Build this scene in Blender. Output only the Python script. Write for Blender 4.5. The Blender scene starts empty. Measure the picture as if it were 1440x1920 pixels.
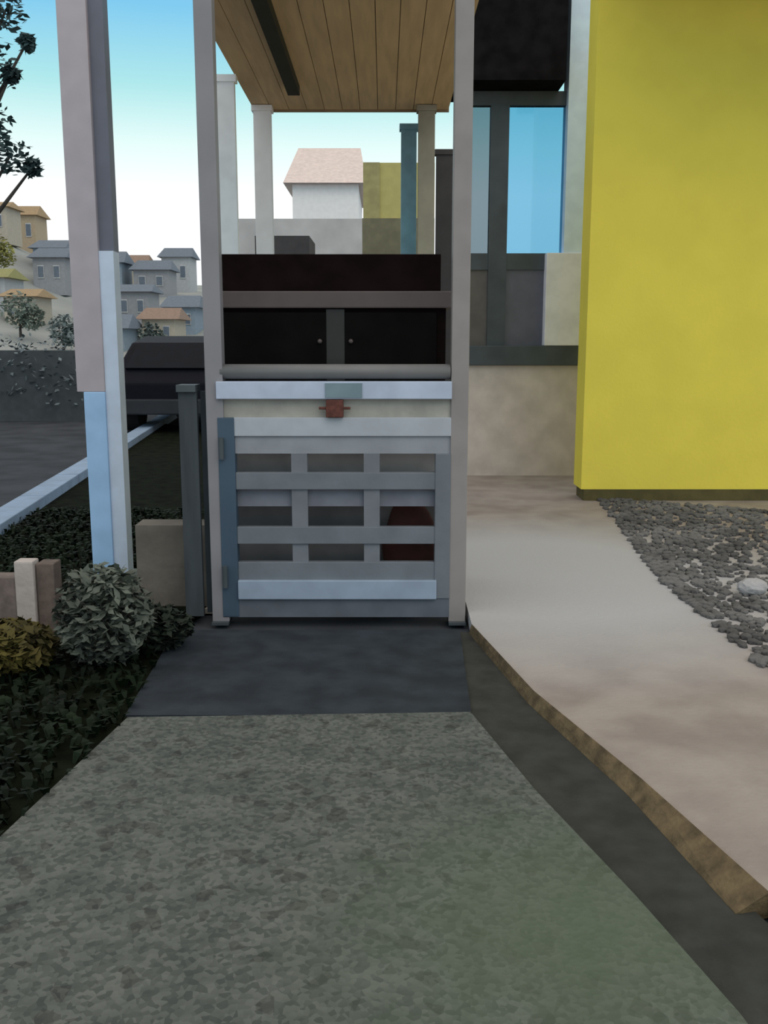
import bpy, bmesh, math, random
from mathutils import Vector, Matrix
random.seed(7)
SC = bpy.context.scene
COL = SC.collection

# ------------------------------------------------------------------ camera, sky, exposure
F = 1800.0; CX = 720.0; CY = 960.0; H = 1.3
PITCH = math.atan(320.0 / F)
cam_d = bpy.data.cameras.new('camera')
cam_d.sensor_fit = 'VERTICAL'; cam_d.sensor_height = 36; cam_d.lens = F / 1920 * 36
cam_d.clip_start = 0.05; cam_d.clip_end = 2000
cam = bpy.data.objects.new('camera', cam_d); COL.objects.link(cam)
cam.location = (0, 0, H); cam.rotation_euler = (math.pi / 2 - PITCH, 0, 0)
SC.camera = cam
SC.view_settings.view_transform = 'Standard'
SC.view_settings.look = 'None'
SC.view_settings.gamma = 1.0
SC.view_settings.use_curve_mapping = False
SC.view_settings.exposure = 0.0

world = bpy.data.worlds.new('sky'); SC.world = world; world.use_nodes = True
nt = world.node_tree; nt.nodes.clear()
wo = nt.nodes.new('ShaderNodeOutputWorld'); bg = nt.nodes.new('ShaderNodeBackground')
tc = nt.nodes.new('ShaderNodeTexCoord'); sx = nt.nodes.new('ShaderNodeSeparateXYZ')
cr = nt.nodes.new('ShaderNodeValToRGB')
nt.links.new(tc.outputs['Generated'], sx.inputs[0])
nt.links.new(sx.outputs['Z'], cr.inputs[0])
stops = [(0.0, (.95, .97, 1.0)), (.14, (1.05, 1.07, 1.07)), (.185, (.80, 1.0, .98)), (.235, (.44, .82, .85)),
         (.30, (.22, .60, .88)), (.40, (.50, .66, .84)), (.55, (.98, .93, .88)), (1.0, (1.08, .99, .90))]
while len(cr.color_ramp.elements) < len(stops): cr.color_ramp.elements.new(.5)
for e, (p, c) in zip(cr.color_ramp.elements, stops): e.position = p; e.color = (*c, 1)
nt.links.new(cr.outputs[0], bg.inputs['Color']); bg.inputs['Strength'].default_value = 1.0
nt.links.new(bg.outputs[0], wo.inputs[0])

SUN_E = 0.6
sd = bpy.data.lights.new('sun', 'SUN'); sd.energy = SUN_E; sd.angle = math.radians(40); sd.color = (1, .93, .84)
sun = bpy.data.objects.new('sun', sd); COL.objects.link(sun)
sun.rotation_euler = (math.radians(48), 0, math.radians(28))     # high, from behind the camera and to its left... light goes forward

# ------------------------------------------------------------------ helpers
def P(px, py, Y):
    "point seen at photo pixel px,py standing at distance Y"
    d = Vector(((px - CX) / F, 0, 0)) + Vector((0, math.cos(PITCH), -math.sin(PITCH))) + Vector((0, math.sin(PITCH), math.cos(PITCH))) * (-(py - CY) / F)
    return Vector((0, 0, H)) + d * (Y / d.y)
def G(px, py, z=0.0):
    d = Vector(((px - CX) / F, 0, 0)) + Vector((0, math.cos(PITCH), -math.sin(PITCH))) + Vector((0, math.sin(PITCH), math.cos(PITCH))) * (-(py - CY) / F)
    return Vector((0, 0, H)) + d * ((z - H) / d.z)
def zz(py, Y): return P(CX, py, Y).z
def xx(px, py, Y): return P(px, py, Y).x

MATS = {}
def mat(name, col, rough=.7, metal=0.0, var=.12, scale=8.0, col2=None, bump=0.0, detail=4, spec=.4, bscale=None, stretch=None):
    if name in MATS: return MATS[name]
    m = bpy.data.materials.new(name); m.use_nodes = True
    n = m.node_tree; b = n.nodes['Principled BSDF']
    b.inputs['Roughness'].default_value = rough; b.inputs['Metallic'].default_value = metal
    b.inputs['Specular IOR Level'].default_value = spec
    t = n.nodes.new('ShaderNodeTexCoord'); no = n.nodes.new('ShaderNodeTexNoise'); no.inputs['Scale'].default_value = scale
    no.inputs['Detail'].default_value = detail
    if stretch:
        mp = n.nodes.new('ShaderNodeMapping'); mp.inputs['Scale'].default_value = stretch
        n.links.new(t.outputs['Object'], mp.inputs[0]); n.links.new(mp.outputs[0], no.inputs['Vector'])
    else: n.links.new(t.outputs['Object'], no.inputs['Vector'])
    r = n.nodes.new('ShaderNodeValToRGB')
    c2 = col2 or tuple(min(1, c * (1 + var)) for c in col)
    c1 = tuple(c * (1 - var) for c in col)
    r.color_ramp.elements[0].position = .35; r.color_ramp.elements[0].color = (*c1, 1)
    r.color_ramp.elements[1].position = .65; r.color_ramp.elements[1].color = (*c2, 1)
    n.links.new(no.outputs['Fac'], r.inputs[0]); n.links.new(r.outputs[0], b.inputs['Base Color'])
    if bump:
        bn = n.nodes.new('ShaderNodeBump'); bn.inputs['Strength'].default_value = bump; bn.inputs['Distance'].default_value = .01
        n2 = n.nodes.new('ShaderNodeTexNoise'); n2.inputs['Scale'].default_value = bscale or scale * 4; n2.inputs['Detail'].default_value = 6
        n.links.new(t.outputs['Object'], n2.inputs['Vector']); n.links.new(n2.outputs['Fac'], bn.inputs['Height'])
        n.links.new(bn.outputs[0], b.inputs['Normal'])
    MATS[name] = m; return m
def glass(name, col, alpha):
    m = bpy.data.materials.new(name); m.use_nodes = True
    n = m.node_tree; n.nodes.clear()
    o = n.nodes.new('ShaderNodeOutputMaterial'); mx = n.nodes.new('ShaderNodeMixShader')
    tr = n.nodes.new('ShaderNodeBsdfTransparent'); tr.inputs[0].default_value = (*col, 1)
    gl = n.nodes.new('ShaderNodeBsdfGlossy'); gl.inputs['Roughness'].default_value = .05
    mx.inputs[0].default_value = alpha
    n.links.new(tr.outputs[0], mx.inputs[1]); n.links.new(gl.outputs[0], mx.inputs[2]); n.links.new(mx.outputs[0], o.inputs[0])
    return m

def obj(name, bm, m, parent=None, smooth=False, bevel=0.0):
    me = bpy.data.meshes.new(name)
    if bevel:
        try: bmesh.ops.bevel(bm, geom=[e for e in bm.edges], offset=bevel, segments=2, affect='EDGES', profile=.6)
        except Exception: pass
    bmesh.ops.recalc_face_normals(bm, faces=bm.faces)
    bm.to_mesh(me); bm.free()
    if smooth:
        for p in me.polygons: p.use_smooth = True
    me.materials.append(m)
    o = bpy.data.objects.new(name, me); COL.objects.link(o)
    if parent:
        o.parent = parent
        o.matrix_parent_inverse = Matrix.LocRotScale(parent_loc(parent), None, None).inverted()
    return o
def parent_loc(p):
    v = Vector(p.location)
    q = p
    # location only; parents carry no rotation
    if p.parent is not None and p.type == 'MESH': return parent_loc(p.parent) if False else Vector((0, 0, 0))
    return v
def NB(): return bmesh.new()
def box(bm, x0, x1, y0, y1, z0, z1, rot=None, piv=None):
    r = bmesh.ops.create_cube(bm, size=1)
    for v in r['verts']:
        v.co = Vector(((x0 + x1) / 2 + v.co.x * (x1 - x0), (y0 + y1) / 2 + v.co.y * (y1 - y0), (z0 + z1) / 2 + v.co.z * (z1 - z0)))
    if rot is not None:
        bmesh.ops.rotate(bm, verts=r['verts'], cent=piv, matrix=rot)
    return bm
def bx(*a, **k): return box(NB(), *a, **k)
def tube(bm, a, b, r, r2=None, seg=14):
    a = Vector(a); b = Vector(b); d = b - a
    q = d.to_track_quat('Z', 'Y').to_matrix().to_4x4(); q.translation = (a + b) / 2
    bmesh.ops.create_cone(bm, cap_ends=True, segments=seg, radius1=r, radius2=r if r2 is None else r2, depth=d.length, matrix=q)
    return bm
def poly_slab(pts, z0, z1):
    bm = NB(); vs = [bm.verts.new((p[0], p[1], z1)) for p in pts]
    f = bm.faces.new(vs)
    if f.normal.z < 0: f.normal_flip()
    r = bmesh.ops.extrude_face_region(bm, geom=[f])
    for v in [g for g in r['geom'] if isinstance(g, bmesh.types.BMVert)]: v.co.z = z0
    return bm
def thing(name, label, cat, loc=(0, 0, 0), group=None):
    o = bpy.data.objects.new(name, None); COL.objects.link(o); o.location = loc; o.empty_display_size = .1
    o['label'] = label; o['category'] = cat
    if group: o['group'] = group
    return o
def tag(o, label, cat, group=None, kind=None):
    o['label'] = label; o['category'] = cat
    if group: o['group'] = group
    if kind: o['kind'] = kind
    return o
def struct(o, label=None):
    o['kind'] = 'structure'
    if label: o['label'] = label
    return o

# ------------------------------------------------------------------ materials
GREY = mat('grey_painted_metal', (.24, .235, .25), .5, var=.06, scale=5)
PALE = mat('pale_painted_post', (.36, .36, .40), .5, var=.06, scale=4)
SLATE = mat('slate_metal', (.06, .075, .085), .55, var=.15, scale=5)
GATEM = mat('grey_gate_paint', (.155, .175, .20), .5, var=.10, scale=6, bump=.15)
GATEL = mat('pale_gate_paint', (.42, .455, .50), .45, var=.08, scale=6, bump=.1)
TAUPE = mat('weathered_taupe_board', (.36, .35, .31), .8, var=.12, scale=9, bump=.2)
BLACKW = mat('near_black_wood', (.007, .004, .004), .85, var=.25, scale=6, stretch=(1, 1, 6), bump=.1, spec=.05)
BROWNRAIL = mat('dark_brown_moulding', (.085, .068, .065), .6, var=.1, scale=6)
CEIL = mat('brown_timber_ceiling', (.72, .52, .29), .75, var=.10, scale=3, stretch=(6, .6, 1), bump=.2)
DARK = mat('black_roof_lining', (.010, .009, .010), .9, var=.3, spec=.05)
YEL = mat('yellow_render', (.83, .70, .10), .85, var=.03, scale=3, bump=.15, bscale=40, spec=.15)
WALL_STRIP = mat('olive_brown_strip', (.10, .085, .03), .9, var=.15, scale=10, bump=.3)
CONC = mat('light_concrete', (.28, .24, .215), .85, var=.12, scale=4, col2=(.33, .292, .262), bump=.3, bscale=60)
def patch(m, c, rad, col):
    "a paler, greyer patch of colour in the surface round a point"
    n = m.node_tree; b = n.nodes['Principled BSDF']; src = b.inputs['Base Color'].links[0].from_socket
    t = n.nodes.new('ShaderNodeTexCoord'); d = n.nodes.new('ShaderNodeVectorMath'); d.operation = 'DISTANCE'
    n.links.new(t.outputs['Object'], d.inputs[0]); d.inputs[1].default_value = c
    r = n.nodes.new('ShaderNodeMapRange'); r.inputs[1].default_value = rad * .45; r.inputs[2].default_value = rad; r.inputs[3].default_value = 1; r.inputs[4].default_value = 0
    n.links.new(d.outputs['Value'], r.inputs[0])
    x = n.nodes.new('ShaderNodeMix'); x.data_type = 'RGBA'; n.links.new(r.outputs[0], x.inputs[0]); n.links.new(src, x.inputs[6]); x.inputs[7].default_value = (*col, 1)
    n.links.new(x.outputs[2], b.inputs['Base Color'])
patch(CONC, (.85, 5.1, .05), 1.9, (.44, .445, .46))  # paler grey tint fading out round one spot of the apron
PARA = mat('pinkish_render', (.64, .57, .54), .85, var=.1, scale=5, bump=.25)
ROADM = mat('slate_road_asphalt', (.055, .062, .072), .95, var=.2, scale=2, bump=.3, bscale=80, spec=.05)
KERBM = mat('pale_kerb_stone', (.24, .33, .46), .7, var=.1, scale=6, bump=.2)
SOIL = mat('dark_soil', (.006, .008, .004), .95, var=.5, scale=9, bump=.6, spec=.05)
LATCH = mat('rusty_red_metal', (.11, .035, .025), .7, var=.3, scale=40)
MAROON = mat('maroon_cloth', (.035, .008, .006), .9, var=.3, scale=12)
TREELEAF = mat('dark_leaf', (.03, .055, .035), .7, var=.4, scale=2)
BARK = mat('dark_bark', (.05, .045, .04), .9, var=.3, scale=8, bump=.4)
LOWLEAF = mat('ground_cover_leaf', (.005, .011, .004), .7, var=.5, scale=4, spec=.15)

# asphalt of the path: aggregate, worn patches and a mossy stain
def path_mat():
    m = bpy.data.materials.new('worn_asphalt'); m.use_nodes = True; n = m.node_tree; b = n.nodes['Principled BSDF']
    b.inputs['Roughness'].default_value = .9; b.inputs['Specular IOR Level'].default_value = .15
    t = n.nodes.new('ShaderNodeTexCoord')
    v = n.nodes.new('ShaderNodeTexVoronoi'); v.inputs['Scale'].default_value = 70
    n.links.new(t.outputs['Object'], v.inputs['Vector'])
    r = n.nodes.new('ShaderNodeValToRGB'); r.color_ramp.elements[0].color = (.074, .084, .079, 1); r.color_ramp.elements[1].color = (.125, .137, .127, 1)
    r.color_ramp.elements[0].position = .1; r.color_ramp.elements[1].position = .75
    sep = n.nodes.new('ShaderNodeSeparateColor'); n.links.new(v.outputs['Color'], sep.inputs[0]); n.links.new(sep.outputs[0], r.inputs[0])
    no = n.nodes.new('ShaderNodeTexNoise'); no.inputs['Scale'].default_value = 9; no.inputs['Detail'].default_value = 5
    n.links.new(t.outputs['Object'], no.inputs['Vector'])
    r2 = n.nodes.new('ShaderNodeValToRGB'); r2.color_ramp.elements[0].position = .3; r2.color_ramp.elements[1].position = .6
    r2.color_ramp.elements[0].color = (.72, .74, .74, 1); r2.color_ramp.elements[1].color = (1.02, 1.02, 1.0, 1)
    n.links.new(no.outputs['Fac'], r2.inputs[0])
    mul = n.nodes.new('ShaderNodeMix'); mul.data_type = 'RGBA'; mul.blend_type = 'MULTIPLY'; mul.inputs[0].default_value = 1
    n.links.new(r.outputs[0], mul.inputs[6]); n.links.new(r2.outputs[0], mul.inputs[7])
    v2 = n.nodes.new('ShaderNodeTexVoronoi'); v2.inputs['Scale'].default_value = 27; n.links.new(t.outputs['Object'], v2.inputs['Vector'])
    s2 = n.nodes.new('ShaderNodeSeparateColor'); n.links.new(v2.outputs['Color'], s2.inputs[0])
    r4 = n.nodes.new('ShaderNodeValToRGB'); r4.color_ramp.interpolation = 'CONSTANT'; r4.color_ramp.elements[0].color = (.74, .72, .72, 1); r4.color_ramp.elements[1].position = .10; r4.color_ramp.elements[1].color = (1, 1, 1, 1)
    n.links.new(s2.outputs[1], r4.inputs[0])
    m4 = n.nodes.new('ShaderNodeMix'); m4.data_type = 'RGBA'; m4.blend_type = 'MULTIPLY'; m4.inputs[0].default_value = 1
    n.links.new(mul.outputs[2], m4.inputs[6]); n.links.new(r4.outputs[0], m4.inputs[7]); mul = m4
    # moss stain near the right hand edge
    s = n.nodes.new('ShaderNodeVectorMath'); s.operation = 'DISTANCE'; n.links.new(t.outputs['Object'], s.inputs[0])
    c = G(1110, 1760); s.inputs[1].default_value = (c.x, c.y, 0.03)
    ad = n.nodes.new('ShaderNodeMath'); ad.operation = 'ADD'; n.links.new(s.outputs['Value'], ad.inputs[0])
    nm = n.nodes.new('ShaderNodeMath'); nm.operation = 'MULTIPLY'; nm.inputs[1].default_value = .5; n.links.new(no.outputs['Fac'], nm.inputs[0]); n.links.new(nm.outputs[0], ad.inputs[1])
    r3 = n.nodes.new('ShaderNodeValToRGB'); r3.color_ramp.elements[0].position = .3; r3.color_ramp.elements[0].color = (.8, .8, .8, 1); r3.color_ramp.elements[1].position = 1.0; r3.color_ramp.elements[1].color = (0, 0, 0, 1)
    n.links.new(ad.outputs[0], r3.inputs[0])
    mx = n.nodes.new('ShaderNodeMix'); mx.data_type = 'RGBA'; n.links.new(r3.outputs[0], mx.inputs[0])
    n.links.new(mul.outputs[2], mx.inputs[6]); mx.inputs[7].default_value = (.095, .128, .085, 1)
    n.links.new(mx.outputs[2], b.inputs['Base Color'])
    bn = n.nodes.new('ShaderNodeBump'); bn.inputs['Strength'].default_value = .5; bn.inputs['Distance'].default_value = .004
    n.links.new(v.outputs['Distance'], bn.inputs['Height']); n.links.new(bn.outputs[0], b.inputs['Normal'])
    return m
ASPH = path_mat()

# ------------------------------------------------------------------ ground
YG = 4.33        # the gate stands here
struct(obj('road', bx(-60, 60, -6, 140, -.2, -.02), ROADM), 'dark slate asphalt road and ground beyond the gate')
pts = [G(408, 1340), G(900, 1340), G(1020, 1470), G(1440, 1860)]
l1 = G(0, 1590); l2 = G(240, 1360)
pathpts = [(l2.x, l2.y), (G(882, 1350).x, G(882, 1350).y), (G(1004, 1500).x, G(1004, 1500).y), (G(1190, 1700).x, G(1190, 1700).y), (G(1385, 1925).x, G(1385, 1925).y), (G(1500, 2080).x, G(1500, 2080).y), (1.6, .5), (-1.8, .5), (-1.75, 1.6), (l1.x, l1.y)]
struct(obj('path', poly_slab(pathpts, -.01, .030), ASPH), 'worn grey asphalt path with dark speckles in the foreground')
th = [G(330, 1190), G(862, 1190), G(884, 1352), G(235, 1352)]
struct(obj('gate_slab', poly_slab([(p.x, p.y) for p in th], -.01, .022), mat('dark_blue_grey_slab', (.027, .035, .044), .8, var=.25, scale=7, bump=.4, spec=.2)), 'dark blue grey slab in front of the gate')  # flat dark blue grey area before the gate
gut = [G(862, 1190), G(884, 1190), G(1010, 1345), G(1210, 1520), G(1470, 1770), G(1620, 1900), G(1620, 2080), G(1500, 2080), G(1385, 1925), G(1190, 1700), G(1004, 1500), G(884, 1352)]
struct(obj('gutter', poly_slab([(p.x, p.y) for p in gut], -.01, .012), mat('dark_gutter_concrete', (.030, .033, .029), .9, var=.25, scale=10, bump=.5)), 'dark drainage gutter along the concrete apron')
apr = [G(884, 1190), G(1000, 1320), G(1200, 1490), G(1440, 1712), (G(1700, 1960).x, G(1700, 1960).y), (9, 1.6), (9, 7.6), (2.2, 9.1), (.55, 9.1), (.42, 6.5)]
apr = [(p[0], p[1]) for p in apr]
struct(obj('concrete_apron', poly_slab(apr, -.01, .05), CONC), 'light pinkish grey concrete apron in front of the yellow wall')
# edging of earth against the apron
e0 = [G(884, 1192), G(1000, 1322), G(1200, 1492), G(1440, 1714)]
bm = NB()
for i in range(3):
    a, b = e0[i], e0[i + 1]; d = (b - a).normalized(); nrm = Vector((d.y, -d.x, 0)) * -1
    if nrm.x > 0: nrm = -nrm
    w = (.012, .025, .045, .085)
    vs = [bm.verts.new((a.x, a.y, .055)), bm.verts.new((b.x, b.y, .055)), bm.verts.new((b.x + nrm.x * w[i + 1], b.y + nrm.y * w[i + 1], .013)), bm.verts.new((a.x + nrm.x * w[i], a.y + nrm.y * w[i], .013))]
    vb = [bm.verts.new((v.co.x, v.co.y, -.01)) for v in vs]
    bm.faces.new(vs); bm.faces.new(vb[::-1])
    for k in range(4): bm.faces.new((vs[k], vb[k], vb[(k + 1) % 4], vs[(k + 1) % 4]))
struct(obj('earth_edging', bm, mat('brown_earth', (.115, .085, .045), .95, var=.35, scale=18, bump=.6)), 'brown earth edging between gutter and concrete')
uc = [(-1.05, YG + .2), (.55, YG + .2), (.44, 6.5), (.55, 9.0), (-1.05, 9.0)]
struct(obj('bounce_floor', poly_slab(uc, -.01, .015), mat('pale_bounce_floor', (.50, .46, .40), .85, var=.08)), 'hidden pale floor added under the canopy to bounce light onto its ceiling')  # hidden reflector, added so the canopy ceiling gets more light from below
# bank on the left
k0 = G(-40, 1040); k1 = G(310, 797)
bank = [(k0.x, k0.y), (k1.x, k1.y), (-.9, 12.0), (-.62, 6), (G(330, 1188).x, G(330, 1188).y), (G(237, 1352).x, G(237, 1352).y), (l2.x, l2.y), (l1.x, l1.y), (-1.78, 1.6), (-4, 1.4), (-4, 4.8)]
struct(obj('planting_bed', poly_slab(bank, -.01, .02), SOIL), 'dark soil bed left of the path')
# kerb
bm = NB()
kd = (k1 - k0).normalized(); kn = Vector((-kd.y, kd.x, 0)); far = k1 + kd * 6; near = k0 - kd * 2
nseg = 14
for i in range(nseg):
    a = near.lerp(far, i / nseg) ; b = near.lerp(far, (i + .985) / nseg)
    w = .2
    vs = [bm.verts.new((p.x, p.y, .10)) for p in (a, b, b + kn * w, a + kn * w)]
    vb = [bm.verts.new((v.co.x, v.co.y, -.02)) for v in vs]
    bm.faces.new(vs); bm.faces.new(vb[::-1])
    for k in range(4): bm.faces.new((vs[k], vb[k], vb[(k + 1) % 4], vs[(k + 1) % 4]))
struct(obj('kerb', bm, KERBM, bevel=.008), 'pale bluish kerb stones between the road and the planting bed')

# ------------------------------------------------------------------ right hand building
YW = 7.56
wx0 = xx(1090, 900, YW); wl = G(1300, 950)
o = struct(obj('wall_right', bx(wx0, 7.5, YW, YW + .3, .14, 3.98), YEL), 'plain bright yellow rendered wall on the right')
o = struct(obj('wall_strip_right', bx(wx0 + .02, 7.5, YW - .012, YW + .28, .04, .14), WALL_STRIP), 'dark olive strip under the yellow wall')  # thin dark olive strip along the foot of the wall
struct(obj('shade_overhang', bx(wx0 + .02, 7.5, YW - 1.55, YW + .5, 3.98, 4.1), mat('shade_board', (.2, .19, .17), .8)), 'unseen overhang added to shade the top of the yellow wall')  # added above the view to darken the upper part of the wall
# low wall, sill, screen
YS = 9.0
sxl, sxr = xx(868, 700, YS), xx(1110, 700, YS)
struct(obj('parapet_wall', bx(sxl - .25, sxr + .4, YS, YS + .22, .03, zz(685, YS)), PARA), 'low pinkish grey rendered wall under the glazed screen')
struct(obj('sill', bx(sxl - .25, sxr + .1, YS - .05, YS + .24, zz(685, YS), zz(648, YS)), SLATE, bevel=.008), 'dark metal sill on the low wall')
scr = thing('glazed_screen', 'dark framed glazed screen above the low wall beside the yellow building', 'window', (xx(985, 650, YS), YS + .1, zz(648, YS)))
zb, zt = zz(648, YS), zz(195, YS)
def X9(px): return xx(px, 400, YS + .1)
for a, b in ((916, 950),): obj('mullion', bx(X9(a), X9(b), YS + .04, YS + .14, zb, zt), SLATE, scr)
obj('mullion', bx(X9(850), X9(868), YS + .05, YS + .13, zb, zt), SLATE, scr)
obj('transom', bx(X9(868), X9(1030), YS + .05, YS + .13, zz(505, YS), zz(474, YS)), SLATE, scr)
obj('head_rail', bx(X9(860), X9(1060), YS + .05, YS + .13, zt, zt + .12), SLATE, scr)
BLUEG = glass('blue_tinted_glass', (.43, .70, .84), .04)
DKG = mat('grey_blue_opaque_glass', (.11, .115, .15), .4, var=.08)
obj('upper_pane', bx(X9(950), X9(1058), YS + .08, YS + .092, zz(474, YS), zt), BLUEG, scr)['label'] = 'blue tinted upper pane'
obj('upper_pane', bx(X9(868), X9(916), YS + .08, YS + .092, zz(474, YS), zt), glass('grey_tinted_glass', (.42, .50, .54), .04), scr)
obj('lower_pane', bx(X9(950), X9(1022), YS + .07, YS + .10, zb, zz(505, YS)), DKG, scr)
obj('lower_pane', bx(X9(868), X9(916), YS + .07, YS + .10, zb, zz(505, YS)), mat('taupe_panel', (.11, .10, .09), .5), scr)['label'] = 'taupe lower panel'
pil = thing('pillar', 'pale grey pillar standing on the low wall against the yellow building', 'pillar', (X9(1075), YS, zb))
obj('shaft', bx(X9(1054), X9(1112), YS - .04, YS + .2, zz(475, YS), 4.4), mat('bluish_white_render', (.70, .84, .97), .7, var=.05), pil)
obj('base', bx(X9(1022), X9(1106), YS - .06, YS + .22, zb, zz(475, YS)), mat('pale_render', (.78, .79, .84), .8, var=.06), pil, bevel=.008)
struct(obj('upper_wall', bx(xx(822, 200, 8.7), X9(1046) - .03, 8.72, 9.5, zt + .13, 5.0), DARK), 'black boarded upper wall above the glazed screen on the right')

# loose gravel by the yellow wall
bm = NB()
corners = [G(1120, 935, .05), G(1480, 962, .05), G(1480, 1300, .05), G(1240, 1090, .05)]
for i in range(1900):
    u, v = random.random(), random.random() ** 1.3
    p = corners[0].lerp(corners[1], u).lerp(corners[3].lerp(corners[2], u), v)
    s = random.uniform(.012, .035)
    mtx = Matrix.Translation((p.x, min(p.y, YW - .03), .05 + s * .3)) @ Matrix.Rotation(random.random() * 6, 4, 'Z') @ Matrix.Diagonal((s, s * random.uniform(.6, 1), s * .55, 1))
    bmesh.ops.create_icosphere(bm, subdivisions=1, radius=1, matrix=mtx)
tag(obj('gravel', bm, mat('grey_gravel', (.12, .118, .115), .9, var=.4, scale=3)), 'loose grey gravel scattered on the concrete at the foot of the yellow wall', 'gravel', kind='stuff')
# a lighter stone
o = tag(obj('stone', bmesh_s := NB(), CONC), 'pale stone lying among the dark gravel', 'stone')
bm = NB(); p = G(1410, 1115, .05)
bmesh.ops.create_icosphere(bm, subdivisions=3, radius=.075, matrix=Matrix.Translation((p.x, p.y, .09)) @ Matrix.Diagonal((1, .8, .6, 1)))
for v in bm.verts: v.co += Vector((random.uniform(-1, 1), random.uniform(-1, 1), random.uniform(-1, 1))) * .004
bm.to_mesh(o.data); bm.free()

# ------------------------------------------------------------------ posts
def post(name, label, px_l, px_r, py, Y, depth, z0, z1, m, cat='post', cap=None, foot=True):
    x0, x1 = xx(px_l, py, Y), xx(px_r, py, Y)
    t = thing(name, label, cat, ((x0 + x1) / 2, Y + depth / 2, z0))
    obj('shaft', bx(x0, x1, Y, Y + depth, z0, z1), m, t, bevel=.004)
    if foot: obj('base_plate', bx(x0, x1, Y - .03, Y + depth + .03, z0, z0 + .012), SLATE, t)
    return t
# big front left column: pale tube with dark flank, lower part coloured light blue
YL = G(204, 1092).y
xl0, xl1 = xx(162, 1054, YL), xx(239, 1054, YL)
fp = thing('front_post', 'thick pale grey post with light blue lower half, left of the path', 'post', ((xl0 + xl1) / 2, YL, .02))
obj('shaft', bx(xl0, xl1 - .075, YL, YL + .1, zz(735, YL), 3.6), mat('post_grey', (.44, .40, .43), .5, var=.05), fp, bevel=.005)
obj('flank', bx(xl1 - .077, xl1, YL + .03, YL + .12, zz(470, YL), 3.6), mat('dark_flank', (.14, .15, .19), .5, var=.06), fp)['label'] = 'dark grey upper flank'  # right side of the post, dark above and pale below
obj('flank', bx(xl1 - .077, xl1, YL + .01, YL + .12, .03, zz(470, YL)), mat('pale_flank', (.58, .68, .82), .5, var=.06), fp)['label'] = 'pale lower flank'
obj('lower_shaft', bx(xl0 + .035, xl1 - .075, YL - .004, YL + .104, .03, zz(735, YL)), mat('light_blue_lower', (.36, .58, .86), .5, var=.06), fp, bevel=.005)['label'] = 'light blue lower part'
obj('base_plate', bx(xl0 - .02, xl1 + .05, YL - .04, YL + .16, .02, .04), mat('greenish_metal', (.09, .11, .10), .7), fp)
post('gate_post', 'slim grey gate post left of the slatted gate', 374, 408, 400, YG, .08, .0, 3.3, GREY)
post('gate_post', 'slim pale grey gate post right of the slatted gate', 850, 884, 400, YG, .08, .0, 3.3, mat('warm_grey_metal', (.27, .25, .24), .5, var=.06))

# ------------------------------------------------------------------ the gate
def gx(px, py=900): return xx(px, py, YG)
def gz(py): return zz(py, YG)
gate = thing('slatted_gate', 'grey slatted gate with three columns of dark openings and pale top rail', 'gate', (gx(629), YG, .04))
x0, x1 = gx(411), gx(845)
obj('top_rail', bx(x0, x1, YG - .02, YG + .07, gz(748), gz(715)), mat('bluish_top_rail', (.46, .53, .66), .4, var=.08), gate, bevel=.004)['label'] = 'pale bluish top rail'
tb = tube(NB(), (gx(412, 697), YG + .03, gz(697)), (gx(845, 697), YG + .03, gz(697)), .033)
obj('handrail', tb, mat('dull_steel', (.17, .17, .17), .5, var=.05), gate, smooth=True)
obj('upper_board', bx(x0, x1, YG + .015, YG + .05, gz(783), gz(748)), TAUPE, gate)
obj('panel', bx(gx(440), x1, YG + .0, YG + .05, gz(818), gz(783)), GATEL, gate, bevel=.003)
obj('panel', bx(gx(440), x1, YG + .012, YG + .05, gz(851), gz(818)), mat('mid_gate_paint', (.28, .30, .33), .5, var=.08), gate)
SL = mat('slate_blue_stile', (.05, .085, .125), .5, var=.1, scale=5)
obj('stile', bx(x0, gx(442), YG - .005, YG + .06, gz(1156), gz(783)), SL, gate, bevel=.003)['label'] = 'slate blue stile at the hinge side'
obj('stile', bx(gx(816), x1, YG - .005, YG + .06, gz(1122), gz(851)), GATEM, gate, bevel=.003)
for a in (561, 697): obj('upright', bx(gx(a - 15), gx(a + 15), YG + .012, YG + .045, gz(1056), gz(851)), mat('gate_upright', (.17, .185, .21), .5, var=.1), gate)
for (a, b, m) in ((886, 918, GATEM), (988, 1020, GATEM), (1054, 1088, GATEM)):
    obj('slat', bx(gx(442), x1 - .001, YG, YG + .035, gz(b), gz(a)), m, gate, bevel=.003)
obj('slat', bx(gx(442), gx(816), YG + .04, YG + .055, gz(952), gz(918)), mat('recessed_slat', (.17, .18, .215), .6), gate)['label'] = 'thin recessed slat'
obj('bottom_rail', bx(gx(442), gx(820), YG - .02, YG + .06, gz(1122), gz(1087)), mat('bottom_rail_paint', (.29, .36, .46), .5, var=.08), gate, bevel=.004)
obj('kick_board', bx(x0, x1, YG + .0, YG + .04, gz(1157), gz(1122)), mat('kick_board_paint', (.11, .125, .15), .6), gate)
la = obj('latch', bx(gx(613), gx(645), YG - .025, YG + .02, gz(782), gz(749)), LATCH, gate, bevel=.004); la['label'] = 'rusty red latch'
obj('bolt', tube(NB(), (gx(600), YG - .012, gz(765)), (gx(658), YG - .012, gz(765)), .006), LATCH, la)
obj('hasp', bx(gx(612), gx(680), YG - .026, YG - .02, gz(745), gz(718)), mat('teal_plate', (.19, .27, .31), .5), gate)['label'] = 'blue green hasp plate'
for p in (840, 1080): obj('hinge', tube(NB(), (gx(418), YG - .02, gz(p + 20)), (gx(418), YG - .02, gz(p - 20)), .012), SLATE, gate)

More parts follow.
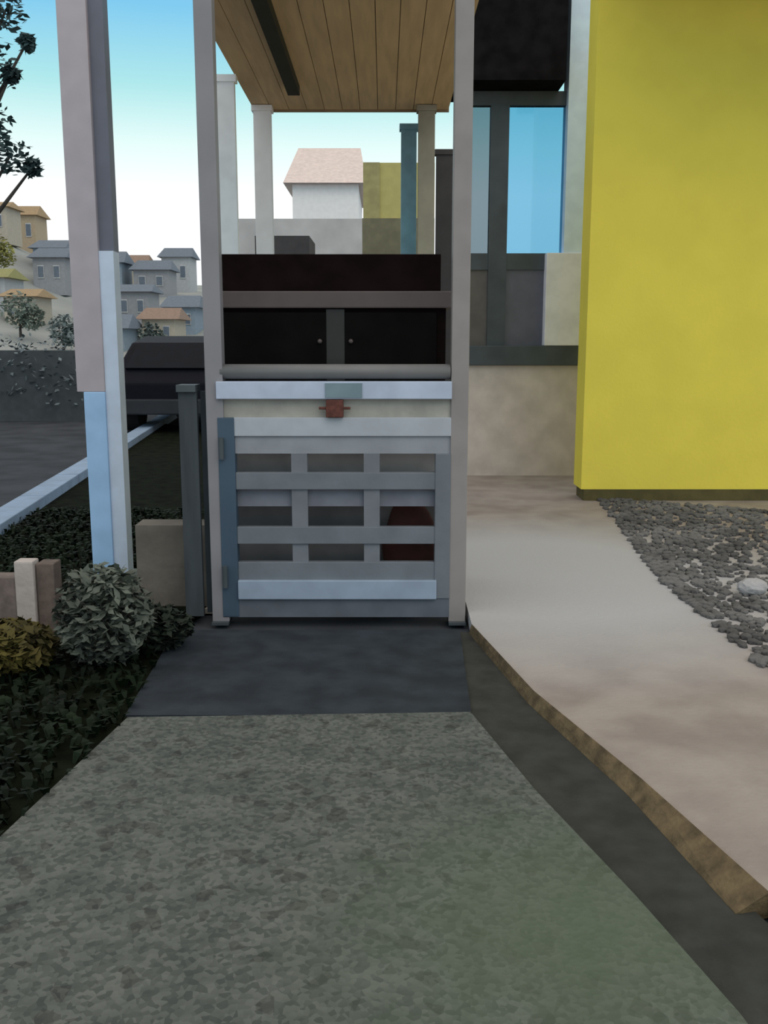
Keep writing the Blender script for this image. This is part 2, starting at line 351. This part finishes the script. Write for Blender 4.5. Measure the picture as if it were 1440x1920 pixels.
# side panel between gate post and planting
sp = thing('fence_panel', 'narrow dark slate fence panel left of the slatted gate', 'fence', (gx(370), YG + .1, .0))
obj('board', bx(gx(338), gx(372), YG + .02, YG + .05, .03, gz(735)), mat('slate_board', (.042, .052, .06), .7, var=.2, stretch=(4, 1, .5), scale=6), sp)
obj('board', bx(gx(374), gx(408), YG + .085, YG + .11, .03, gz(735)), mat('slate_board_b', (.04, .055, .066), .7, var=.15, scale=5), sp)
obj('cap', bx(gx(336), gx(372), YG - .0, YG + .12, gz(735), gz(722)), SLATE, sp)
yb = 4.56
bw = tag(obj('stub_wall', bx(xx(256, 1050, yb), xx(398, 1050, yb), yb, yb + .16, .0, zz(985, yb)), mat('brown_grey_render', (.15, .135, .115), .9, var=.2, scale=6, bump=.4)), 'low brown grey stub wall behind the dark fence panel', 'wall')

# ------------------------------------------------------------------ cupboard behind the gate
YC = 4.62
def cx_(px): return xx(px, 600, YC)
def cz(py): return zz(py, YC)
cup = thing('cupboard', 'tall near black wooden cupboard with two doors standing behind the gate', 'cupboard', (cx_(629), YC + .25, .0))
obj('body', bx(cx_(398), cx_(836), YC, YC + .45, .06, cz(548)), BLACKW, cup)
obj('lower_front', bx(cx_(404), cx_(832), YC - .03, YC - .019, cz(925), cz(742)), mat('grey_lower_board', (.29, .28, .28), .8, var=.2, scale=5), cup)['label'] = 'dull grey lower board'
obj('lower_front', bx(cx_(404), cx_(832), YC - .03, YC - .019, .08, cz(928)), mat('dark_lower_board', (.12, .12, .125), .8, var=.2, scale=5), cup)['label'] = 'charcoal bottom board'
obj('plinth', bx(cx_(402), cx_(832), YC + .03, YC + .42, 0, .06), BLACKW, cup)
obj('top_box', bx(cx_(398), cx_(826), YC + .01, YC + .43, cz(545), cz(476)), mat('black_top_box', (.0085, .004, .004), .8, var=.3, spec=.06), cup, bevel=.004)
obj('moulding', bx(cx_(394), cx_(850), YC - .03, YC + .46, cz(578), cz(546)), BROWNRAIL, cup, bevel=.006)['label'] = 'brown grey moulding'
for a, b in ((404, 612), (646, 818)):
    d = obj('door', bx(cx_(a), cx_(b), YC - .018, YC - .001, .08, cz(586)), mat('black_door', (.0045, .0042, .004), .8, var=.2, spec=.06), cup, bevel=.003)
    k = cx_(b - 12) if a < 500 else cx_(a + 12)
    kn_ = NB(); bmesh.ops.create_uvsphere(kn_, u_segments=12, v_segments=8, radius=.011, matrix=Matrix.Translation((k, YC - .03, cz(640))))
    obj('knob', kn_, BROWNRAIL, d, smooth=True)
obj('centre_stile', bx(cx_(612), cx_(646), YC - .014, YC - .001, .08, cz(580)), mat('dark_grey_stile', (.02, .02, .019), .5), cup)
# maroon sack hanging behind the gate
sk = NB(); bmesh.ops.create_uvsphere(sk, u_segments=24, v_segments=16, radius=1, matrix=Matrix.Translation((gx(770), YG + .17, .30)) @ Matrix.Diagonal((.13, .055, .28, 1)))
for v in sk.verts: v.co += Vector((math.sin(v.co.z * 31) * .006, math.cos(v.co.x * 60) * .004, 0))
tag(obj('sack', sk, MAROON, smooth=True), 'dark maroon sack leaning between the gate and the cupboard', 'sack')

# ------------------------------------------------------------------ canopy behind the gate
ZC = 3.0; YF = 7.56
cxl = xx(476, 205, YF); cxr = xx(842, 205, YF)
can = thing('canopy', 'brown timber canopy ceiling overhead behind the gate', 'canopy', ((cxl + cxr) / 2, 6, ZC))
nb = 11
for i in range(nb):
    a = cxl + (cxr - cxl) * i / nb; b = cxl + (cxr - cxl) * (i + 1) / nb - .004
    obj('board', bx(a, b, YG + .12, YF, ZC, ZC + .025), CEIL, can)
obj('backing', bx(cxl, cxr, YG + .12, YF, ZC + .026, ZC + .12), BLACKW, can)
obj('fascia', bx(cxl, cxr, YF, YF + .03, ZC - .015, ZC + .12), mat('fascia_wood', (.30, .21, .12), .7), can)
xb = xx(560, 160, 7.1)
bmx = bx(xx(548, 165, 6.9) - .03, xx(548, 165, 6.9) + .05, YG + .2, 6.9, ZC - .06, ZC)
obj('beam', bmx, mat('dark_green_beam', (.03, .03, .018), .8), can)['label'] = 'dark beam under the boards'
def far_post(name, label, a, b, Y, m, ztop, zbot=0.0, w=.09):
    x0, x1 = xx(a, 320, Y), xx(b, 320, Y)
    t = thing(name, label, 'post', ((x0 + x1) / 2, Y, zbot))
    obj('shaft', bx(x0, x1, Y, Y + w, zbot, ztop), m, t, bevel=.003)
    obj('cap', bx(x0 - .012, x1 + .012, Y - .012, Y + w + .012, ztop - .04, ztop), m, t)
    return t
far_post('canopy_post', 'light grey post holding the left front corner of the canopy', 477, 509, YF - .15, mat('light_grey_post', (.86, .85, .83), .6, var=.04), ZC - .004)
far_post('canopy_post', 'taupe post holding the right front corner of the canopy', 784, 815, YF - .15, mat('taupe_post', (.32, .30, .22), .7, var=.08), ZC - .004)
far_post('drainpipe_post', 'blue green square downpipe beside the taupe canopy post', 752, 781, YF + .08, mat('teal_pipe', (.20, .38, .46), .6, var=.12), zz(232, YF + .08))
far_post('screen_post', 'dark grey post seen in the gap right of the taupe post', 818, 850, YF + .5, mat('charcoal_post', (.045, .042, .042), .7), zz(280, YF + .5), w=.07)
far_post('side_post', 'pale sage green slim post beside the left gate post', 409, 443, 6.2, mat('pale_sage_post', (.90, .93, .93), .6, var=.05), zz(140, 6.2), w=.05)

# ------------------------------------------------------------------ neighbours beyond the canopy
def house(name, label, X0, X1, Y0, Y1, zb_, zw, zr, wallm, roofm, wins=2, flat=False):
    t = thing(name, label, 'house', ((X0 + X1) / 2, (Y0 + Y1) / 2, zb_))
    obj('wall', bx(X0, X1, Y0, Y1, zb_, zw), wallm, t)
    if flat:
        obj('roof', bx(X0 - .15, X1 + .15, Y0 - .15, Y1 + .15, zw, zr), roofm, t)
    else:
        bm = NB(); o_ = .25; ym = (Y0 + Y1) / 2
        A = [bm.verts.new(c) for c in ((X0 - o_, Y0 - o_, zw), (X1 + o_, Y0 - o_, zw), (X1 + o_, Y1 + o_, zw), (X0 - o_, Y1 + o_, zw), (X0 - o_ + (X1 - X0) * .12, ym, zr), (X1 + o_ - (X1 - X0) * .12, ym, zr))]
        for f in ((0, 1, 5, 4), (1, 2, 5), (2, 3, 4, 5), (3, 0, 4), (3, 2, 1, 0)): bm.faces.new([A[i] for i in f])
        obj('roof', bm, roofm, t)
    W = X1 - X0; Hh = zw - zb_
    for i in range(wins):
        cx0 = X0 + W * (i + .5) / wins
        w_ = obj('window', bx(cx0 - W * .1, cx0 + W * .1, Y0 - .05, Y0 + .02, zb_ + Hh * .45, zb_ + Hh * .8), mat('window_frame_far', (.5, .5, .5), .6), t)
        obj('pane', bx(cx0 - W * .085, cx0 + W * .085, Y0 - .07, Y0 - .04, zb_ + Hh * .48, zb_ + Hh * .77), mat('far_pane', (.10, .13, .17), .25), w_)
    return t
WHITE = mat('white_far_wall', (.88, .87, .86), .8, var=.03)
PINKR = mat('pale_pink_roof', (.66, .56, .52), .8, var=.08)
YB = 30.0
house('white_house', 'white house with pale pink roof seen through the canopy opening', xx(548, 350, YB), xx(672, 350, YB), YB, YB + 5, -.02, zz(345, YB), zz(272, YB + 2), WHITE, PINKR, 1)
yh = 14.0
hb = thing('yellow_house', 'narrow dull yellow building seen far behind the gate', 'house', (xx(715, 400, yh), yh, -.02))
obj('wall', bx(xx(681, 350, yh), xx(815, 350, yh), yh, yh + 4, -.02, zz(305, yh)), mat('dull_yellow_wall', (.50, .45, .17), .8, var=.06), hb)
obj('base_band', bx(xx(679, 350, yh), xx(815, 350, yh), yh - .05, yh, -.02, zz(410, yh)), mat('olive_band', (.18, .17, .11), .8), hb)
obj('corner_strip', bx(xx(681, 350, yh), xx(712, 350, yh), yh - .03, yh, zz(410, yh), zz(305, yh)), mat('olive_strip', (.36, .33, .15), .8), hb)
y2 = 22.0
gw = struct(obj('boundary_wall', bx(xx(380, 440, y2), xx(682, 440, y2), y2, y2 + .3, -.02, zz(410, y2)), mat('grey_boundary_wall', (.50, .49, .49), .8, var=.12, scale=1.5)), 'pale grey boundary wall behind the cupboard')
y3 = 12.0
hd = NB()
tag(obj('storage_shed', bx(xx(478, 460, y3), xx(580, 460, y3), y3, y3 + 1, -.02, zz(442, y3)), mat('charcoal_shed', (.055, .052, .055), .7)), 'charcoal shed top showing above the left end of the cupboard', 'shed')

# ------------------------------------------------------------------ town on the hill
def hill_h(x, y):
    a = math.atan2(x, max(y, 1))                      # left is negative
    el = 3.9 + max(0, (-a - .27)) * 30
    f = min(1, max(0, (y - 30) / 30))
    return y * math.tan(math.radians(el)) * f ** 1.1
bm = NB(); nx, ny = 60, 30; grid = []
for j in range(ny + 1):
    row = []
    for i in range(nx + 1):
        y = 30 + 75 * j / ny; x = -75 + 82 * i / nx
        row.append(bm.verts.new((x, y, hill_h(x, y) * (1 if j else 0) - .03 + random.uniform(0, .1) * (j > 0))))
    grid.append(row)
for j in range(ny):
    for i in range(nx): bm.faces.new((grid[j][i], grid[j][i + 1], grid[j + 1][i + 1], grid[j + 1][i]))
struct(obj('hillside', bm, mat('hazy_hillside', (.27, .29, .28), .95, var=.2, scale=.2), smooth=True), 'hazy grey green hillside with houses left of the gate')
WM = [mat('town_wall_%s' % n_, c, .85, var=.06) for n_, c in (('cream', (.42, .38, .31)), ('grey', (.27, .28, .30)), ('blue', (.22, .28, .34)), ('tan', (.40, .32, .22)), ('white', (.40, .42, .44)))]
RM = [mat('town_roof_%s' % n_, c, .85, var=.1) for n_, c in (('tan', (.32, .23, .13)), ('slate', (.13, .16, .20)), ('rust', (.24, .17, .13)), ('olive', (.25, .25, .10)))]
WN = ['cream', 'grey', 'blue grey', 'tan', 'off-white']; RN = ['tan', 'slate', 'rust coloured', 'olive']
spots = []
# pixel column, distance, size, wall index, roof index
rows = [(20, 62, 0, 0), (72, 70, 3, 0), (118, 58, 2, 1), (222, 60, 2, 1), (262, 66, 0, 2), (300, 60, 1, 1), (345, 68, 4, 1),
        (10, 46, 4, 3), (62, 44, 0, 0), (118, 54, 1, 1), (222, 41, 2, 1), (266, 50, 1, 1), (312, 43, 0, 2), (352, 47, 2, 1)]
where = ['at the far left edge high on the hill', 'high on the hill left of the thick post', 'high on the hill just left of the thick post',
         'high up just right of the thick post', 'on the skyline, second from the thick post', 'on the skyline, third from the thick post', 'on the skyline next to the left gate post',
         'low on the hill at the left edge', 'low on the hill left of the thick post', 'low on the hill touching the thick post', 'low down just right of the thick post',
         'low down, second from the thick post', 'low down, third from the thick post', 'low down next to the left gate post']
for (px, Y, wi, ri), wh in zip(rows, where):
    X = (px - CX) / F * Y; zb_ = hill_h(X, Y) - .3
    w = random.uniform(.75, 1.0) * Y / 60 * 1.5 + .2; hh = random.uniform(1.6, 2.3) * Y / 60
    house('hill_house', '%s house with %s roof %s' % (WN[wi], RN[ri], wh), X - w * .62, X + w * .62, Y - .8, Y + 1.6, zb_, zb_ + hh, zb_ + hh + random.uniform(.35, .8), WM[wi], RM[ri], 2)['group'] = 'houses on the hillside'

# ------------------------------------------------------------------ trees
def leaves(bm, c, rad, n, s, flat=1.0):
    for _ in range(n):
        while True:
            d = Vector((random.uniform(-1, 1), random.uniform(-1, 1), random.uniform(-1, 1)))
            if .3 < d.length < 1: break
        p = Vector(c) + Vector((d.x * rad, d.y * rad, d.z * rad * flat))
        a = Vector((random.uniform(-1, 1), random.uniform(-1, 1), random.uniform(-.6, .6))).normalized()
        b = a.cross(Vector((random.uniform(-1, 1), random.uniform(-1, 1), 1))).normalized()
        k = s * random.uniform(.6, 1.2)
        vs = [bm.verts.new(q) for q in (p - a * k, p + b * k * .45, p + a * k, p - b * k * .45)]
        bm.faces.new(vs)
def tree(name, label, X, Y, z0, h, crowns, leafm, n, s, trunk_r=.12):
    t = thing(name, label, 'tree', (X, Y, z0))
    tb_ = NB(); tube(tb_, (X, Y, z0), (X, Y, z0 + h * .95), trunk_r, trunk_r * .35)
    for c, r in crowns: tube(tb_, (X, Y, z0 + (c[2] - z0) * .65), c, trunk_r * .35, trunk_r * .1, 8)
    obj('trunk', tb_, BARK, t)
    lf = NB()
    for c, r in crowns: leaves(lf, c, r, n, s)
    obj('foliage', lf, leafm, t); return t
YT = 11.0
def TP(px, py, dy=0): p = P(px, py, YT + dy); return (p.x, p.y, p.z)
lt = TP(-90, 500)
tree('street_tree', 'tree at the left edge whose dark twigs reach into the sky', lt[0], YT, -.02, 4.8,
     [(TP(-20, 130), .32), (TP(20, 140), .10), (TP(10, 20), .22), (TP(50, 80, .2), .09), (TP(-20, 230), .25), (TP(-70, 60, -.3), .6), (TP(20, 290), .22), (TP(60, 315), .1)],
     mat('street_tree_leaf', (.045, .085, .09), .7, var=.4, scale=2), 130, .06)
i = 0
for px, Y, s_, lab in ((50, 40, 1.0, 'round grey green tree in front of the houses at the left edge'), (128, 38, .8, 'small round tree left of the thick post below the houses'), (290, 39, .7, 'small dark tree below the skyline houses right of the thick post'), (8, 52, 1.2, 'olive tree among the hillside houses at the left edge')):
    X = (px - CX) / F * Y; z0 = hill_h(X, Y) - .2
    tree('hill_tree', lab, X, Y, z0, 1.6 * s_, [((X, Y, z0 + 1.4 * s_), .75 * s_), ((X + .5 * s_, Y, z0 + 1.1 * s_), .55 * s_)], mat('hill_leaf_%s' % 'abcd'[i], [(.16, .20, .17), (.15, .19, .19), (.10, .13, .12), (.25, .25, .07)][i], .8, var=.3, scale=1), 380, .13, .07)
    i += 1
# hedge across the road
hg = NB(); yy = 16.5
for k in range(38):
    xk = -9.5 + k * .115
    leaves(hg, (xk, yy + random.uniform(-.1, .1), .75), .62, 80, .06, 1.1)
hcore = bx(-9.7, -4.95, yy - .35, yy + .35, -.02, 1.15)
h = thing('hedge', 'dark slate green hedge across the road on the left', 'hedge', (-7, yy, -.02))
obj('stems', hcore, mat('hedge_core', (.06, .072, .078), .9), h)
obj('foliage', hg, mat('hedge_leaf', (.12, .15, .165), .8, var=.35, scale=2), h)

# ------------------------------------------------------------------ parked car (seen from behind)
cy = 13.6; cxm = -2.98
car = thing('parked_car', 'dark navy car parked by the kerb left of the gate', 'car', (cxm, cy + 2, -.02))
CARP = mat('navy_car_paint', (.006, .007, .012), .6, spec=.12, var=.1)
bm = NB()
prof = [(0, .28), (.0, .72), (.12, .86), (.55, 1.28), (1.2, 1.38), (2.1, 1.36), (2.9, .95), (3.8, .82), (4.1, .6), (4.1, .28)]
L = []; R_ = []
for (y, z) in prof:
    w = .84 if z < .95 else .84 - (z - .9) * .42
    L.append(bm.verts.new((cxm - w, cy + y, z))); R_.append(bm.verts.new((cxm + w, cy + y, z)))
n_ = len(prof)
for k in range(n_): bm.faces.new((L[k], R_[k], R_[(k + 1) % n_], L[(k + 1) % n_]))
bm.faces.new(L); bm.faces.new(R_[::-1])
obj('body', bm, CARP, car, bevel=.03)
CG = mat('car_glass', (.005, .007, .012), .45, spec=.12)
bm = NB(); vs = [bm.verts.new(c) for c in ((cxm - .68, cy + .16, .9), (cxm + .68, cy + .16, .9), (cxm + .56, cy + .5, 1.25), (cxm - .56, cy + .5, 1.25))]
f = bm.faces.new(vs); r = bmesh.ops.extrude_face_region(bm, geom=[f])
for v in [g for g in r['geom'] if isinstance(g, bmesh.types.BMVert)]: v.co += Vector((0, -.035, .03))
obj('rear_window', bm, CG, car)
for sgn in (-1, 1):
    obj('tail_light', bx(cxm + sgn * .82 - .1 * (sgn > 0) * 1.0 - .0, cxm + sgn * .82 + .1 * (sgn < 0), cy - .02, cy + .06, .62, .78), mat('tail_red', (.05, .008, .008), .3), car)
    for yk in (.75, 3.3):
        w_ = obj('wheel', tube(NB(), (cxm + sgn * .62, cy + yk, .30), (cxm + sgn * .86, cy + yk, .30), .31, seg=28), mat('tyre', (.012, .012, .013), .9), car)
        obj('hub', tube(NB(), (cxm + sgn * .855, cy + yk, .30), (cxm + sgn * .87, cy + yk, .30), .18, seg=20), GREY, w_)
obj('bumper', bx(cxm - .84, cxm + .84, cy - .06, cy + .1, .28, .5), mat('bumper_dark', (.02, .024, .03), .5), car, bevel=.02)

# ------------------------------------------------------------------ planting on the left
def inpoly(x, y, poly):
    c = False; j = len(poly) - 1
    for i in range(len(poly)):
        if (poly[i][1] > y) != (poly[j][1] > y) and x < (poly[j][0] - poly[i][0]) * (y - poly[i][1]) / (poly[j][1] - poly[i][1]) + poly[i][0]: c = not c
        j = i
    return c
bm = NB(); cnt = 0
while cnt < 9000:
    x = random.uniform(-3.2, -.7); y = random.uniform(2.0, 7.2)
    if not inpoly(x, y, bank) or (x > -1.35 and y > 4.2) or (abs(x + 1.62) < .12 and abs(y - YL) < .15): continue
    a = random.random() * 6.28; hgt = random.uniform(.02, .06); w = random.uniform(.008, .018)
    d = Vector((math.cos(a), math.sin(a), 0)); s = Vector((-d.y, d.x, 0)) * w; b = Vector((x, y, .02))
    m1 = b + d * hgt * .35 + Vector((0, 0, hgt * .7)); tip = b + d * hgt * .9 + Vector((0, 0, hgt * .8))
    v = [bm.verts.new(q) for q in (b - s * .4, b + s * .4, m1 + s, tip, m1 - s)]
    bm.faces.new(v); cnt += 1
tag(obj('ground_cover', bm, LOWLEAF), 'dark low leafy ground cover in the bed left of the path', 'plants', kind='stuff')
def shrub(label, px, py, rad, hgt, m, n, s):
    p = G(px, py, .02)
    t = thing('shrub', label, 'shrub', (p.x, p.y, .02))
    st = NB()
    for k in range(9):
        a = k * .7; tube(st, (p.x, p.y, .02), (p.x + math.cos(a) * rad * .6, p.y + math.sin(a) * rad * .6, .02 + hgt * .7), .007, .003, 6)
    obj('stems', st, BARK, t)
    lf = NB(); leaves(lf, (p.x, p.y, .02 + hgt * .5), rad, n, s, hgt * .5 / rad); obj('foliage', lf, m, t)
SHM = mat('shrub_leaf', (.085, .10, .08), .75, var=.35, scale=6)
shrub('round dark green shrub at the foot of the thick post', 200, 1245, .19, .42, SHM, 2200, .028)
shrub('low olive shrub at the left edge beside the pale marker stone', 15, 1260, .2, .2, mat('olive_leaf', (.06, .05, .008), .8, var=.4), 1300, .03)
shrub('black green shrub between the thick post and the fence panel', 300, 1215, .14, .18, mat('blackish_leaf', (.012, .02, .012), .8, var=.4), 1200, .026)
mp_ = G(52, 1192, .02)
ms = thing('marker_stone', 'small pale upright marker stone in the bed at the left edge', 'stone', (mp_.x, mp_.y, .02))
obj('block', bx(mp_.x - .042, mp_.x + .042, mp_.y, mp_.y + .08, .015, .015 + .34), mat('pale_stone', (.45, .40, .37), .85, var=.1, bump=.4), ms, bevel=.008)
bp = mp_
tag(obj('brick_stack', bx(bp.x + .047, bp.x + .125, bp.y + .02, bp.y + .12, .0, .34), mat('brown_brick', (.13, .10, .085), .9, var=.2, scale=20), bevel=.005), 'brown upright brick pier touching the pale marker stone', 'pier')
tag(obj('brick', bx(bp.x - .20, bp.x - .047, bp.y + .02, bp.y + .12, .0, .28), mat('pinkish_brick', (.17, .135, .12), .9, var=.2, scale=20), bevel=.005), 'pinkish grey block left of the pale marker stone at the frame edge', 'block')
